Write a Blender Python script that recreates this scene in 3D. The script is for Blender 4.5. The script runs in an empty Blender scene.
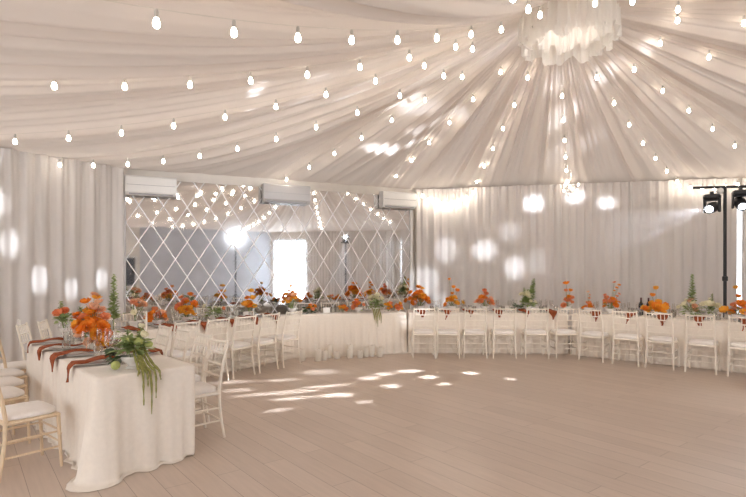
import bpy, math, random
from mathutils import Vector, Matrix
from math import sin, cos, pi, sqrt, atan2, radians, exp
S = bpy.context.scene
COL = S.collection
rnd = random.Random(7)

# ------------------------------------------------------------------ camera, world, lights, exposure
F, CX, YH, EYE = 520.0, 373.0, 270.0, 1.55
cam_d = bpy.data.cameras.new('camera'); cam = bpy.data.objects.new('camera', cam_d); COL.objects.link(cam)
cam.location = (0, 0, EYE); cam.rotation_euler = (pi/2, 0, 0)
cam_d.sensor_width = 36; cam_d.lens = F/746*36; cam_d.shift_y = (YH-248.5)/746; cam_d.clip_start = .05
S.camera = cam
wd = bpy.data.worlds.new('sky'); S.world = wd; wd.use_nodes = True
wd.node_tree.nodes['Background'].inputs[0].default_value = (1.0, .955, .925, 1)
WORLD_STRENGTH = .43
wd.node_tree.nodes['Background'].inputs[1].default_value = WORLD_STRENGTH
S.view_settings.view_transform = 'Standard'; S.view_settings.look = 'None'
S.view_settings.gamma = 1; S.view_settings.use_curve_mapping = False
S.view_settings.exposure = 1.08
S.cycles.max_bounces = 10; S.cycles.diffuse_bounces = 5; S.cycles.transparent_max_bounces = 24
S.cycles.caustics_reflective = False; S.cycles.caustics_refractive = False
S.cycles.sample_clamp_indirect = 6
BULB_E, PANE_E = 19.0, 6.0

def area(name, loc, target, sx, sy, power, color=(1, 1, 1)):
    d = bpy.data.lights.new(name, 'AREA'); d.shape = 'RECTANGLE'; d.size = sx; d.size_y = sy; d.energy = power; d.color = color
    o = bpy.data.objects.new(name, d); COL.objects.link(o); o.location = loc
    o.rotation_euler = (Vector(target)-Vector(loc)).to_track_quat('-Z', 'Y').to_euler(); return o

# ------------------------------------------------------------------ the plan of the room (metres; camera at the origin looking +Y)
V = [(-8.06, 4.42), (-4.59, 9.43), (.97, 12.0), (7.78, 10.4), (10.5, 4.0), (7.5, -1.5), (1.5, -2.6), (-5.0, -1.5)]
V = [Vector(v) for v in V]
CTR = Vector((2.42, 6.8)); APEX = 4.92; RING = .30; ZW = 3.40

def px(x, y, d): return Vector(((x-CX)/F*d, d, EYE+(YH-y)/F*d))
def wall_hit(o, d):
    best = None
    for i in range(8):
        a, b = V[i], V[(i+1) % 8]; e = b-a
        den = d.x*(-e.y)+e.x*d.y
        if abs(den) < 1e-9: continue
        w = a-o
        t = (w.x*(-e.y)+e.x*w.y)/den; s = (d.x*w.y-d.y*w.x)/den
        if t > 1e-4 and -1e-6 <= s <= 1+1e-6 and (best is None or t < best[0]): best = (t, i)
    return best

# ------------------------------------------------------------------ materials
def mat(name, col, rough=.6, metal=0, spec=.5, sheen=0, var=0, vscale=8, bump=0, bscale=40, emit=None, es=0, trans=0, stretch=None, coat=0):
    m = bpy.data.materials.new(name); m.use_nodes = True; nt = m.node_tree; N, L = nt.nodes, nt.links
    b = N['Principled BSDF']; b.inputs['Roughness'].default_value = rough; b.inputs['Metallic'].default_value = metal
    b.inputs['Specular IOR Level'].default_value = spec; b.inputs['Base Color'].default_value = (*col, 1)
    b.inputs['Sheen Weight'].default_value = sheen; b.inputs['Coat Weight'].default_value = coat
    tc = N.new('ShaderNodeTexCoord')
    src = tc.outputs['Object']
    if stretch:
        mp = N.new('ShaderNodeMapping'); mp.inputs['Scale'].default_value = stretch; L.new(src, mp.inputs[0]); src = mp.outputs[0]
    if var:
        n = N.new('ShaderNodeTexNoise'); n.inputs['Scale'].default_value = vscale; n.inputs['Detail'].default_value = 4; L.new(src, n.inputs['Vector'])
        r = N.new('ShaderNodeValToRGB'); r.color_ramp.elements[0].position = .3; r.color_ramp.elements[1].position = .7
        r.color_ramp.elements[0].color = (*[max(0, c*(1-var)) for c in col], 1); r.color_ramp.elements[1].color = (*[min(1, c*(1+var)) for c in col], 1)
        L.new(n.outputs['Fac'], r.inputs[0]); L.new(r.outputs[0], b.inputs['Base Color'])
    if bump:
        n2 = N.new('ShaderNodeTexNoise'); n2.inputs['Scale'].default_value = bscale; L.new(src, n2.inputs['Vector'])
        bp = N.new('ShaderNodeBump'); bp.inputs['Strength'].default_value = bump; bp.inputs['Distance'].default_value = .01
        L.new(n2.outputs['Fac'], bp.inputs['Height']); L.new(bp.outputs[0], b.inputs['Normal'])
    if emit: b.inputs['Emission Color'].default_value = (*emit, 1); b.inputs['Emission Strength'].default_value = es
    if trans:
        t = N.new('ShaderNodeBsdfTranslucent'); t.inputs[0].default_value = (*col, 1)
        mx = N.new('ShaderNodeMixShader'); mx.inputs[0].default_value = trans
        out = N['Material Output']
        L.new(b.outputs[0], mx.inputs[1]); L.new(t.outputs[0], mx.inputs[2]); L.new(mx.outputs[0], out.inputs[0])
    return m

def glass_mat(name, tint=(1, 1, 1), refl=1.0):
    m = bpy.data.materials.new(name); m.use_nodes = True; nt = m.node_tree; N, L = nt.nodes, nt.links
    N.remove(N['Principled BSDF'])
    tr = N.new('ShaderNodeBsdfTransparent'); tr.inputs[0].default_value = (*tint, 1)
    gl = N.new('ShaderNodeBsdfGlossy'); gl.inputs['Roughness'].default_value = .04
    lw = N.new('ShaderNodeLayerWeight'); lw.inputs[0].default_value = .35
    mu = N.new('ShaderNodeMath'); mu.operation = 'MULTIPLY'; mu.inputs[1].default_value = refl; L.new(lw.outputs['Facing'], mu.inputs[0])
    mx = N.new('ShaderNodeMixShader'); L.new(mu.outputs[0], mx.inputs[0]); L.new(tr.outputs[0], mx.inputs[1]); L.new(gl.outputs[0], mx.inputs[2])
    L.new(mx.outputs[0], N['Material Output'].inputs[0]); return m

M = dict(
    drape=mat('ceiling_voile', (.79, .71, .645), .9, spec=.1, sheen=.2, trans=.35, bump=.15, bscale=90),
    curtain=mat('curtain_fabric', (.715, .68, .655), .9, spec=.1, sheen=.15, var=.03, vscale=3, stretch=(1, 1, .1), bump=.1, bscale=120),
    wall=mat('wall_plaster', (.74, .69, .63), .85, var=.03, vscale=5, bump=.1),
    backwall=mat('back_wall_plaster', (.56, .585, .64), .8, var=.08, vscale=1.5),  # lightened so the colour stands in for haze in the mirror
    cloth=mat('ivory_linen', (.84, .765, .675), .85, spec=.2, sheen=.3, var=.025, vscale=30, bump=.2, bscale=300),
    chair=mat('limewashed_wood', (.87, .80, .70), .4, var=.05, vscale=20, stretch=(6, 6, 1)),
    chairtan=mat('natural_ash_wood', (.74, .58, .40), .45, var=.1, vscale=18, stretch=(6, 6, 1)),  # same chair wood toned tan, shade put into the colour
    cushion=mat('cushion_fabric', (.84, .79, .74), .8, sheen=.3, var=.03, vscale=40, bump=.2, bscale=200),
    rust=mat('rust_linen', (.30, .08, .032), .8, spec=.15, var=.2, vscale=25, bump=.3, bscale=150),
    china=mat('white_china', (.86, .83, .79), .2),
    wax=mat('candle_wax', (.92, .87, .79), .5, trans=.3),
    wick=mat('candle_wick', (.08, .06, .05), .9),
    white=mat('white_plastic', (.82, .81, .79), .4, var=.01),
    grey=mat('grey_plastic', (.35, .35, .36), .5),
    dark=mat('black_metal', (.025, .026, .03), .45, var=.2, vscale=30),
    lens=mat('lens_glass', (.9, .93, 1), .1, emit=(.9, .95, 1), es=18),
    edge=mat('ground_glass_edge', (.92, .92, .93), .35, metal=.35),
    silver=mat('brushed_silver', (.85, .85, .86), .25, metal=1),
    bulb=mat('lit_bulb', (1, .95, .85), .2, emit=(1, .89, .75), es=BULB_E),
    softbulb=mat('soft_bulb', (1, .95, .88), .3, emit=(1, .88, .74), es=.9),
    socket=mat('bulb_socket', (.55, .52, .48), .5),
    cable=mat('light_cable', (.70, .64, .57), .6),
    leaf=mat('leaf_green', (.32, .40, .16), .6, spec=.25, var=.35, vscale=14),
    darkleaf=mat('dark_leaf_green', (.075, .12, .055), .5, var=.3, vscale=14),
    olive=mat('amaranth_olive', (.29, .28, .09), .8, spec=.2, var=.25, vscale=60, bump=.5, bscale=150),
    stem=mat('stem_green', (.25, .30, .12), .6),
    orange=mat('orange_petals', (.93, .33, .045), .55, var=.18, vscale=20, trans=.35, spec=.2),
    amber=mat('amber_petals', (.97, .50, .07), .5, var=.15, vscale=20, trans=.35, spec=.2),
    coral=mat('coral_petals', (.88, .34, .16), .55, var=.18, vscale=20, trans=.35, spec=.2),
    peach=mat('peach_petals', (.90, .56, .36), .55, var=.12, vscale=20, trans=.25),
    cream=mat('cream_petals', (.90, .86, .66), .55, var=.06, vscale=20, trans=.35, spec=.2),
    pod=mat('green_pod', (.42, .46, .15), .6, var=.15, vscale=40),
    bottle=mat('dark_bottle_glass', (.02, .022, .018), .12, spec=.7),
    foil=mat('bottle_foil', (.09, .03, .03), .4),
    paper=mat('white_card', (.88, .86, .82), .7),
    organza=mat('white_organza', (.95, .925, .89), .8, trans=.45, sheen=.3),
    glass=glass_mat('clear_glass', (.96, .96, .95), .8),
    crystal=glass_mat('crystal', (.97, .97, .97), 1.0),
    pane=mat('daylit_pane', (.9, .95, 1), .2, emit=(.80, .90, 1), es=PANE_E),
    softpane=mat('curtained_pane', (.9, .95, 1), .2, emit=(.86, .92, 1), es=1.0),
    dimpane=mat('overcast_pane', (.9, .95, 1), .2, emit=(.92, .95, 1), es=1.7),  # glowing panes of the windows added behind the camera for fill
    darkpane=mat('dark_pane', (.10, .11, .13), .15),
)

def floor_mat():
    m = bpy.data.materials.new('plank_floor'); m.use_nodes = True; nt = m.node_tree; N, L = nt.nodes, nt.links; b = N['Principled BSDF']
    tc = N.new('ShaderNodeTexCoord'); mp = N.new('ShaderNodeMapping'); mp.inputs['Rotation'].default_value = (0, 0, -radians(128.5))
    L.new(tc.outputs['Object'], mp.inputs[0])
    br = N.new('ShaderNodeTexBrick'); br.offset = .37; br.inputs['Scale'].default_value = 1
    br.inputs['Brick Width'].default_value = 1.9; br.inputs['Row Height'].default_value = .19
    br.inputs['Mortar Size'].default_value = .0022; br.inputs['Mortar Smooth'].default_value = .2; br.inputs['Bias'].default_value = 0
    br.inputs['Color1'].default_value = (.54, .435, .36, 1); br.inputs['Color2'].default_value = (.59, .48, .40, 1); br.inputs['Mortar'].default_value = (.28, .21, .16, 1)
    L.new(mp.outputs[0], br.inputs['Vector'])
    m2 = N.new('ShaderNodeMapping'); m2.inputs['Scale'].default_value = (1.2, 14, 1); L.new(mp.outputs[0], m2.inputs[0])
    n = N.new('ShaderNodeTexNoise'); n.inputs['Scale'].default_value = 2.2; n.inputs['Detail'].default_value = 6; L.new(m2.outputs[0], n.inputs['Vector'])
    mr = N.new('ShaderNodeMapRange'); mr.inputs['To Min'].default_value = .86; mr.inputs['To Max'].default_value = 1.12; L.new(n.outputs['Fac'], mr.inputs[0])
    mx = N.new('ShaderNodeMix'); mx.data_type = 'RGBA'; mx.blend_type = 'MULTIPLY'; mx.inputs[0].default_value = 1
    L.new(br.outputs['Color'], mx.inputs[6]); L.new(mr.outputs[0], mx.inputs[7]); L.new(mx.outputs[2], b.inputs['Base Color'])
    b.inputs['Roughness'].default_value = .29; b.inputs['Specular IOR Level'].default_value = .45
    bp = N.new('ShaderNodeBump'); bp.inputs['Strength'].default_value = .25; bp.inputs['Distance'].default_value = .003
    inv = N.new('ShaderNodeMath'); inv.operation = 'SUBTRACT'; inv.inputs[0].default_value = 1; L.new(br.outputs['Fac'], inv.inputs[1])
    L.new(inv.outputs[0], bp.inputs['Height']); L.new(bp.outputs[0], b.inputs['Normal'])
    return m
M['floor'] = floor_mat()

def mirror_mat():
    m = bpy.data.materials.new('mirror_glass'); m.use_nodes = True; nt = m.node_tree; b = nt.nodes['Principled BSDF']
    b.inputs['Base Color'].default_value = (.88, .885, .90, 1); b.inputs['Metallic'].default_value = 1; b.inputs['Roughness'].default_value = .035
    return m
M['mirror'] = mirror_mat()

# ------------------------------------------------------------------ mesh helpers
class MB:
    def __init__(s): s.v = []; s.f = []
    def add(s, v, f):
        k = len(s.v); s.v += [tuple(p) for p in v]; s.f += [tuple(i+k for i in q) for q in f]
    def box(s, c, d, rz=0, bev=0):
        x, y, z = [q/2 for q in d]; cr, sr = cos(rz), sin(rz)
        def T(p): return (c[0]+p[0]*cr-p[1]*sr, c[1]+p[0]*sr+p[1]*cr, c[2]+p[2])
        if not bev:
            vs = [(-x, -y, -z), (x, -y, -z), (x, y, -z), (-x, y, -z), (-x, -y, z), (x, -y, z), (x, y, z), (-x, y, z)]
            s.add([T(p) for p in vs], [(3, 2, 1, 0), (4, 5, 6, 7), (0, 1, 5, 4), (1, 2, 6, 5), (2, 3, 7, 6), (3, 0, 4, 7)])
        else:
            prof = [(bev, -z), (0, -z+bev), (0, z-bev), (bev, z)]
            rings = []
            for ins, zz in prof:
                ring = []
                for sx, sy, a0 in ((1, 1, 0), (-1, 1, pi/2), (-1, -1, pi), (1, -1, 1.5*pi)):
                    for k in range(4):
                        a = a0+k*pi/6
                        ring.append(T((sx*(x-bev)+cos(a)*(bev-ins), sy*(y-bev)+sin(a)*(bev-ins), zz)))
                rings.append(ring)
            s.loft(rings)
    def loft(s, rings, caps=True, close=True):
        n = len(rings[0]); k = len(s.v)
        for r in rings: s.v += [tuple(p) for p in r]
        for i in range(len(rings)-1):
            for j in range(n if close else n-1):
                a = k+i*n+j; b = k+i*n+(j+1) % n
                s.f.append((a, b, b+n, a+n))
        if caps:
            s.f.append(tuple(k+j for j in reversed(range(n)))); s.f.append(tuple(k+(len(rings)-1)*n+j for j in range(n)))
    def tube(s, pts, r, n=8, caps=True):
        pts = [Vector(p) for p in pts]; m = len(pts)
        rs = r if isinstance(r, (list, tuple)) else [r]*m
        up = None; rings = []
        for i in range(m):
            t = (pts[min(i+1, m-1)]-pts[max(i-1, 0)]).normalized()
            if up is None: up = Vector((0, 0, 1)) if abs(t.z) < .9 else Vector((1, 0, 0))
            a = t.cross(up)
            if a.length < 1e-4: a = t.cross(Vector((0, 1, 0)))
            a.normalize(); b = a.cross(t).normalized(); up = b
            rings.append([pts[i]+(a*cos(2*pi*k/n)+b*sin(2*pi*k/n))*rs[i] for k in range(n)])
        s.loft(rings, caps)
    def lathe(s, prof, n=16, c=(0, 0, 0), caps=True):
        s.loft([[(c[0]+r*cos(2*pi*k/n), c[1]+r*sin(2*pi*k/n), c[2]+z) for k in range(n)] for r, z in prof], caps)
    def ball(s, c, r, n=10, m=6, sz=1):
        s.lathe([(max(1e-4, r*sin(pi*i/m)), -r*sz*cos(pi*i/m)) for i in range(m+1)], n, c, caps=False)
    def mesh(s, name, m, smooth=True):
        me = bpy.data.meshes.new(name); me.from_pydata(s.v, [], s.f); me.materials.append(m)
        if smooth: me.polygons.foreach_set('use_smooth', [True]*len(me.polygons))
        me.update(); return me
    def build(s, name, m, parent=None, smooth=True, loc=None, edge=True):
        me = s.mesh(name, m, smooth)
        if smooth and edge:
            try: me.set_sharp_from_angle(angle=radians(50))
            except Exception: pass
        o = bpy.data.objects.new(name, me); COL.objects.link(o)
        if parent: o.parent = parent
        if loc is not None: o.location = loc
        return o

def tag(o, label, cat, group=None):
    o['label'] = label; o['category'] = cat
    if group: o['group'] = group
    return o
def thing(name, label, cat, loc=(0, 0, 0), rz=0, group=None):
    o = bpy.data.objects.new(name, None); o.empty_display_size = .1; COL.objects.link(o); o.location = loc; o.rotation_euler = (0, 0, rz)
    return tag(o, label, cat, group)
def link_mesh(name, me, parent=None, loc=(0, 0, 0), rot=(0, 0, 0), sc=1):
    o = bpy.data.objects.new(name, me); COL.objects.link(o)
    if parent: o.parent = parent
    o.location = loc; o.rotation_euler = rot
    o.scale = (sc, sc, sc) if not isinstance(sc, (tuple, list)) else sc
    return o
def dup(root, loc, rz, label, group):
    def cp(o, par):
        c = o.copy(); COL.objects.link(c)
        if par: c.parent = par
        for ch in o.children: cp(ch, c)
        return c
    r = cp(root, None); r.location = loc; r.rotation_euler = (0, 0, rz)
    r['label'] = label
    if group: r['group'] = group
    elif 'group' in r: del r['group']
    return r
def struct(o): o['kind'] = 'structure'; return o
ORD = ['first', 'second', 'third', 'fourth', 'fifth', 'sixth', 'seventh', 'eighth', 'ninth', 'tenth', 'eleventh', 'twelfth', 'thirteenth', 'fourteenth']

# ------------------------------------------------------------------ room shell
m = MB(); m.add([(v.x, v.y, 0) for v in V]+[(v.x, v.y, -.1) for v in V], [tuple(range(7, -1, -1)), tuple(range(8, 16))]+[(i, (i+1) % 8, (i+1) % 8+8, i+8) for i in range(8)])
struct(m.build('floor', M['floor'], smooth=False))
def wdir(i):
    a, b = V[i], V[(i+1) % 8]; u = (b-a).normalized(); n = Vector((u.y, -u.x))   # n points into the room
    return a, b, u, n
wn = ['wall_left', 'wall_mirror', 'wall_right', 'wall_far_right', 'wall_near_right', 'wall_back_right', 'wall_back_left', 'wall_near_left']
def wall_piece(mb, i, s0, s1, z0, z1):
    a, b, u, n = wdir(i)
    p = a+u*((s0+s1)/2)-n*.1
    mb.box((p.x, p.y, (z0+z1)/2), (s1-s0, .2, z1-z0), atan2(u.y, u.x))
def window(i, idx, s0, s1, z0, z1, pm, bars, name):
    a, b, u, n = wdir(i); rz = atan2(u.y, u.x)
    f = MB(); w = s1-s0
    def bx(mb, s, z, ds, dz, off=-.05, th=.1):
        p = a+u*s+n*off; mb.box((p.x, p.y, z), (ds, th, dz), rz)
    for s in (s0, s1): bx(f, s, (z0+z1)/2, .09, z1-z0+.09)
    for z in (z0, z1): bx(f, (s0+s1)/2, z, w+.09, .09)
    for k in range(1, bars): bx(f, s0+w*k/bars, (z0+z1)/2, .06, z1-z0)
    if z1-z0 > 2 and w > .5: bx(f, (s0+s1)/2, z0+(z1-z0)*.78, w, .06)
    o = struct(f.build('%s_%d' % (name, idx), M['white'], smooth=False))
    g = MB(); bx(g, (s0+s1)/2, (z0+z1)/2, w-.06, z1-z0-.06, -.1, .012)
    g.build('pane', pm, o, smooth=False)
    return o
HZ = 3.6
openings = {0: [], 1: [], 2: [(6.36, 6.72, .25, 3.0)], 3: [(6.2, 6.55, .25, 3.0)], 4: [(4.45, 6.1, .1, 3.0)], 5: [],
            6: [(.12, .80, .86, 2.1), (1.6, 3.6, .5, 2.8), (4.2, 6.2, .5, 2.8)], 7: [(.6, 2.8, .5, 2.8), (3.6, 5.9, .5, 2.8)]}  # the large back windows are added for fill light
wno = 0
for i in range(8):
    a, b, u, n = wdir(i); Lw = (b-a).length
    mb = MB(); s = -.1
    for (s0, s1, z0, z1) in openings[i]:
        wall_piece(mb, i, s, s0, 0, HZ); wall_piece(mb, i, s0, s1, 0, z0); wall_piece(mb, i, s0, s1, z1, HZ); s = s1
        wno += 1
        window(i, wno, s0, s1, z0, z1, M['darkpane'] if (i == 6 and s0 < 1) else M['dimpane'] if i in (6, 7) else M['softpane'] if i == 2 else M['pane'], 1 if s1-s0 < .9 else 2, 'window')
    wall_piece(mb, i, s, Lw+.1, 0, HZ)
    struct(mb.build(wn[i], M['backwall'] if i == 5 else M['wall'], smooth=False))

# ------------------------------------------------------------------ draped fabric ceiling (string-light profile fitted per direction)
STR = [  # azimuth, wall end height, sag, spacing, first bulb in from the wall, bulbs, where it runs
 (3.86, 3.21, .90, .551, 6.03, 7), (3.47, 3.62, .90, .609, 4.641, 9), (3.21, 3.11, .60, .629, 2.376, 11), (2.95, 3.24, .62, .603, .297, 12),
 (2.429, 3.298, .084, .673, .25, 8), (1.977, 3.50, .006, .732, .34, 7), (1.599, 3.473, .012, .691, .10, 7), (1.189, 3.407, .157, .624, .068, 8),
 (.776, 3.247, .193, .648, .362, 8), (.533, 3.22, -.05, .727, 1.0, 8), (.10, 3.45, .0, .70, 1.6, 8), (-.30, 3.45, .05, .70, 1.2, 9),
 (-.75, 3.40, .3, .75, 1.2, 10), (-1.2, 3.40, .45, .75, 1.2, 10), (-1.6, 3.40, .6, .75, 1.2, 11), (-2.03, 3.30, .8, .70, 1.2, 11)]
SK = sorted([(s[0] % (2*pi), s[1], s[2]) for s in STR])
def prof(phi):
    phi %= 2*pi
    for i in range(len(SK)):
        p0 = SK[i]; p1 = SK[(i+1) % len(SK)]; a0, a1 = p0[0], p1[0]+(2*pi if i == len(SK)-1 else 0)
        ph = phi if phi >= SK[0][0] else phi+2*pi
        if a0 <= ph <= a1:
            t = (ph-a0)/(a1-a0); k = t*t*(3-2*t)
            return p0[2]+(p1[2]-p0[2])*k, t
    return .3, 0
def pleat(phi, r, seeds):
    v = 0
    for f, p, amp in seeds: v += amp*sin(f*phi+p+.5*sin(3*phi+p)+.25*sin(r*.7+p))
    return v
pr = random.Random(3)
PSEED = [(f, pr.uniform(0, 6.28), a) for f, a in ((31, .5), (47, .7), (71, .8), (97, .9), (131, .7), (163, .6), (211, .35))]
mb = MB(); NA, NR = 1500, 34
for j in range(NA):
    phi = 2*pi*j/NA; d = Vector((cos(phi), sin(phi))); R = wall_hit(CTR, d)[0]+.03
    sag, t = prof(phi)
    for k in range(NR+1):
        q = k/NR; r = RING+(R-RING)*q
        base = APEX+.03+(ZW-APEX-.03)*q-4*max(sag-.10, -.03)*q*(1-q)
        bel = sin(pi*q)
        base -= .16*bel*sin(pi*t)**2*(1+.6*sin(3*phi+1))*(2.0 if 3.86 < phi < 4.25 else 1)        # each cloth width bellies down between two light strings
        base += .16*bel*.35
        amp = .030*min(1, r/2.2)*(.35+.65*min(1, (1-q)*6))
        z = base+amp*pleat(phi, r, PSEED)
        if q == 1: z = ZW
        mb.v.append((CTR.x+d.x*r, CTR.y+d.y*r, z))
for j in range(NA):
    for k in range(NR):
        a = j*(NR+1)+k; b = ((j+1) % NA)*(NR+1)+k
        mb.f.append((a, b, b+1, a+1))
ceil = struct(mb.build('ceiling', M['drape'], edge=False))

# string lights
def make_string(pts, bulbs, label, group):
    t = thing('string_light', label, 'string lights', pts[0], 0, group); o = Vector(pts[0])
    c = MB(); c.tube([Vector(p)-o for p in pts], .0032, 6); c.build('cable', M['cable'], t)
    for b in bulbs:
        p = Vector(b)-o
        sk = link_mesh('socket', SOCK, t, p); link_mesh('bulb', BULB, t, p)
    return t
m = MB(); m.lathe([(.004, .0), (.011, -.008), (.015, -.02), (.016, -.058), (.014, -.062)], 10); SOCK = m.mesh('socket', M['socket'])
m = MB(); m.lathe([(.012, -.058), (.016, -.070), (.022, -.088), (.024, -.100), (.021, -.116), (.012, -.126), (.001, -.128)], 12); BULB = m.mesh('bulb', M['bulb'])
SLBL = {0: 'nearest string of warm bulbs crossing the upper left ceiling, its sockets clearly visible', 1: 'second nearest string of warm bulbs, running level across the upper left drapes',
 2: 'long bulb string swooping low over the left curtain and up to the fabric chandelier', 3: 'bulb string ending along the top of the left curtain',
 4: 'bulb string coming down above the mirror wall between the air conditioners', 5: 'bulb string coming down above the mirror right end', 6: 'bulb string just left of the one hanging straight below the chandelier',
 7: 'bulb string running straight down below the fabric chandelier to the small crystal chandelier', 8: 'bulb string slanting from the chandelier down to the lighting stand', 9: 'bulb string slanting from the chandelier to the right edge, second from lighting stand',
 10: 'short bulb string crossing the upper right ceiling drapes', 11: 'topmost bulb string at the upper right beside the chandelier', 12: 'bulb string leaving the chandelier toward the near right', 13: 'bulb string leaving the chandelier toward the camera right side', 14: 'bulb string hanging in front of the fabric chandelier', 15: 'bulb string leaving the chandelier toward the near left'}
for i, (phi, ze, sag, sp, o0, nb) in enumerate(STR):
    d = Vector((cos(phi), sin(phi))); R = wall_hit(CTR, d)[0]-.12; R_ = R-.2
    def pt(r, R=R, ze=ze, sag=sag, d=d):
        t = r/R; return (CTR.x+d.x*r, CTR.y+d.y*r, ze+.10+(4.88-ze)*(1-t)-4*sag*t*(1-t))
    pts = [pt(.9+(R_-.9)*k/40) for k in range(41)]
    bl = [pt(R-o0-sp*k) for k in range(40) if R-o0-sp*k > .95]
    if i in (0, 1, 2): # carry on to the wall
        k = 1
        while o0-sp*k > .2 and not (i == 0 and k > 1): bl.append(pt(R-o0+sp*k)); k += 1
    make_string(pts, bl, SLBL[i], 'radial bulb strings under the ceiling drapes')
# bulb swags along the top of the far right curtain
a2, b2, u2, n2 = wdir(2)
def swag(s0, s1, z0, z1, dip, nb, label):
    def pt(t): 
        p = a2+u2*(s0+(s1-s0)*t)+n2*.32; return (p.x, p.y, z0+(z1-z0)*t-4*dip*t*(1-t))
    make_string([pt(k/24) for k in range(25)], [pt((k+.5)/nb) for k in range(nb)], label, 'bulb swags along the right curtain')
swag(.14, 1.4, 3.36, 3.40, .28, 9, 'short swag of bulbs over the corner between mirror wall and right curtain')
swag(5.3, 6.75, 3.36, 3.42, .13, 7, 'short swag of bulbs just above the lighting stand crossbar')

# ------------------------------------------------------------------ curtains
def curtain(i, s0, s1, z1, label, off=.13, seed=1, amp=.045, freq=6.5, name='curtain', z0=.015):
    a, b, u, n = wdir(i); r = random.Random(seed); L = s1-s0; N = int(L*90); NZ = 16
    ph = [r.uniform(0, 6.28) for _ in range(6)]
    mb = MB()
    for j in range(N+1):
        s = s0+L*j/N
        for k in range(NZ+1):
            v = k/NZ
            w = .55*sin(2*pi*freq*s+ph[0]+1.6*sin(1.7*s+ph[1])+.3*v*sin(4*s+ph[4]))+.45*sin(2*pi*freq*.43*s+ph[2]+1.1*sin(2.3*s+ph[3]))*(.5+.5*v)+.25*sin(2*pi*freq*2.3*s+ph[5])*(1-v)**2
            p = a+u*(s+.01*sin(9*s+3*v)*v)+n*(off+amp*w)
            mb.v.append((p.x, p.y, z1+(z0-z1)*v))
    for j in range(N):
        for k in range(NZ):
            q = j*(NZ+1)+k; mb.f.append((q, q+NZ+1, q+NZ+2, q+1))
    o = mb.build(name, M['curtain'], edge=False)
    return tag(o, label, 'curtain', 'pleated wall curtains')
LW = [(V[(i+1) % 8]-V[i]).length for i in range(8)]
curtain(0, .1, LW[0]-.02, 3.39, 'tall pleated beige curtain covering the left wall behind the near table', seed=2, freq=4.2, amp=.05)
curtain(2, .06, 2.95, 3.39, 'pleated greige curtain beside the mirror wall, left of the small crystal chandelier', seed=3, freq=5)
curtain(2, 2.93, 4.55, 3.39, 'middle pleated greige curtain panel behind the bottles, right of the small crystal chandelier', seed=4, freq=5.5)
curtain(2, 4.53, 6.50, 3.39, 'pleated greige curtain panel behind the black lighting stand', seed=5, freq=5)
curtain(2, 6.605, LW[2]-.05, 3.39, 'narrow pleated curtain right of the bright gap at the right edge', seed=6)
curtain(3, .1, 6.22, 3.39, 'pleated curtain along the right side wall, seen in the mirror', seed=7)
curtain(4, .1, 4.4, 3.39, 'pleated curtain beside the tall bright window, seen in the mirror', seed=8)

# ------------------------------------------------------------------ mirror wall: bevelled rhombus tiles
a1, b1, u1, n1 = wdir(1)
def on1(s, z, off): p = a1+u1*s+n1*off; return (p.x, p.y, z)
def clip(poly, x0, x1, z0, z1):
    for ax, lim, sg in ((0, x0, 1), (0, x1, -1), (1, z0, 1), (1, z1, -1)):
        out = []
        for k in range(len(poly)):
            p, q = poly[k], poly[(k+1) % len(poly)]
            dp, dq = sg*(p[ax]-lim), sg*(q[ax]-lim)
            if dp >= 0: out.append(p)
            if dp*dq < 0:
                t = dp/(dp-dq); out.append((p[0]+(q[0]-p[0])*t, p[1]+(q[1]-p[1])*t))
        poly = out
        if len(poly) < 3: return []
    return poly
MS0, MS1, MZ0, MZ1 = .10, LW[1]-.16, .10, 3.22
mirror = thing('mirror', 'wall-sized mirror of small diamond tiles behind the far left tables', 'mirror', (a1.x, a1.y, 0))
def loc1(p): return (p[0]-a1.x, p[1]-a1.y, p[2])
mt = MB(); bv = MB(); tw, th = .42, .66
ci = 0
for r in range(-1, int((MZ1-MZ0)/(th/2))+2):
    for c in range(-1, int((MS1-MS0)/tw)+2):
        cx = MS0+c*tw+(r % 2)*tw/2; cz = MZ0+r*th/2
        full = [(cx-tw/2, cz), (cx, cz-th/2), (cx+tw/2, cz), (cx, cz+th/2)]
        k = 1-.0095/(tw/2*th/2/sqrt(tw*tw/4+th*th/4))
        inn = [(cx+(x-cx)*k, cz+(z-cz)*k) for x, z in full]
        pi_ = clip(inn, MS0, MS1, MZ0, MZ1)
        if len(pi_) >= 3: mt.add([loc1(on1(s, z, .045)) for s, z in pi_], [tuple(range(len(pi_)))])
        for e in range(4):
            q = clip([full[e], full[(e+1) % 4], inn[(e+1) % 4], inn[e]], MS0, MS1, MZ0, MZ1)
            if len(q) < 3: continue
            def hgt(s, z):   # height of the bevel: falls from the tile face to its edge
                d = (abs(s-cx)/(tw/2)+abs(z-cz)/(th/2)); return .045-.0075*max(0, min(1, (d-k)/(1-k)))*.5
            bv.add([loc1(on1(s, z, hgt(s, z))) for s, z in q], [tuple(range(len(q)))])
mt.build('mirror_tiles', M['mirror'], mirror, smooth=False)
bv.build('tile_edge', M['edge'], mirror, smooth=False)
m = MB(); rz1 = atan2(u1.y, u1.x)
for s in (MS0-.03, MS1+.03):
    p = loc1(on1(s, (MZ0+MZ1)/2, .04)); m.box(p, (.06, .06, MZ1-MZ0+.12), rz1)
for z in (MZ0-.03,):
    p = loc1(on1((MS0+MS1)/2, z, .04)); m.box(p, (MS1-MS0, .06, .06), rz1)
m.build('mirror_frame', M['white'], mirror, smooth=False)

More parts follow.
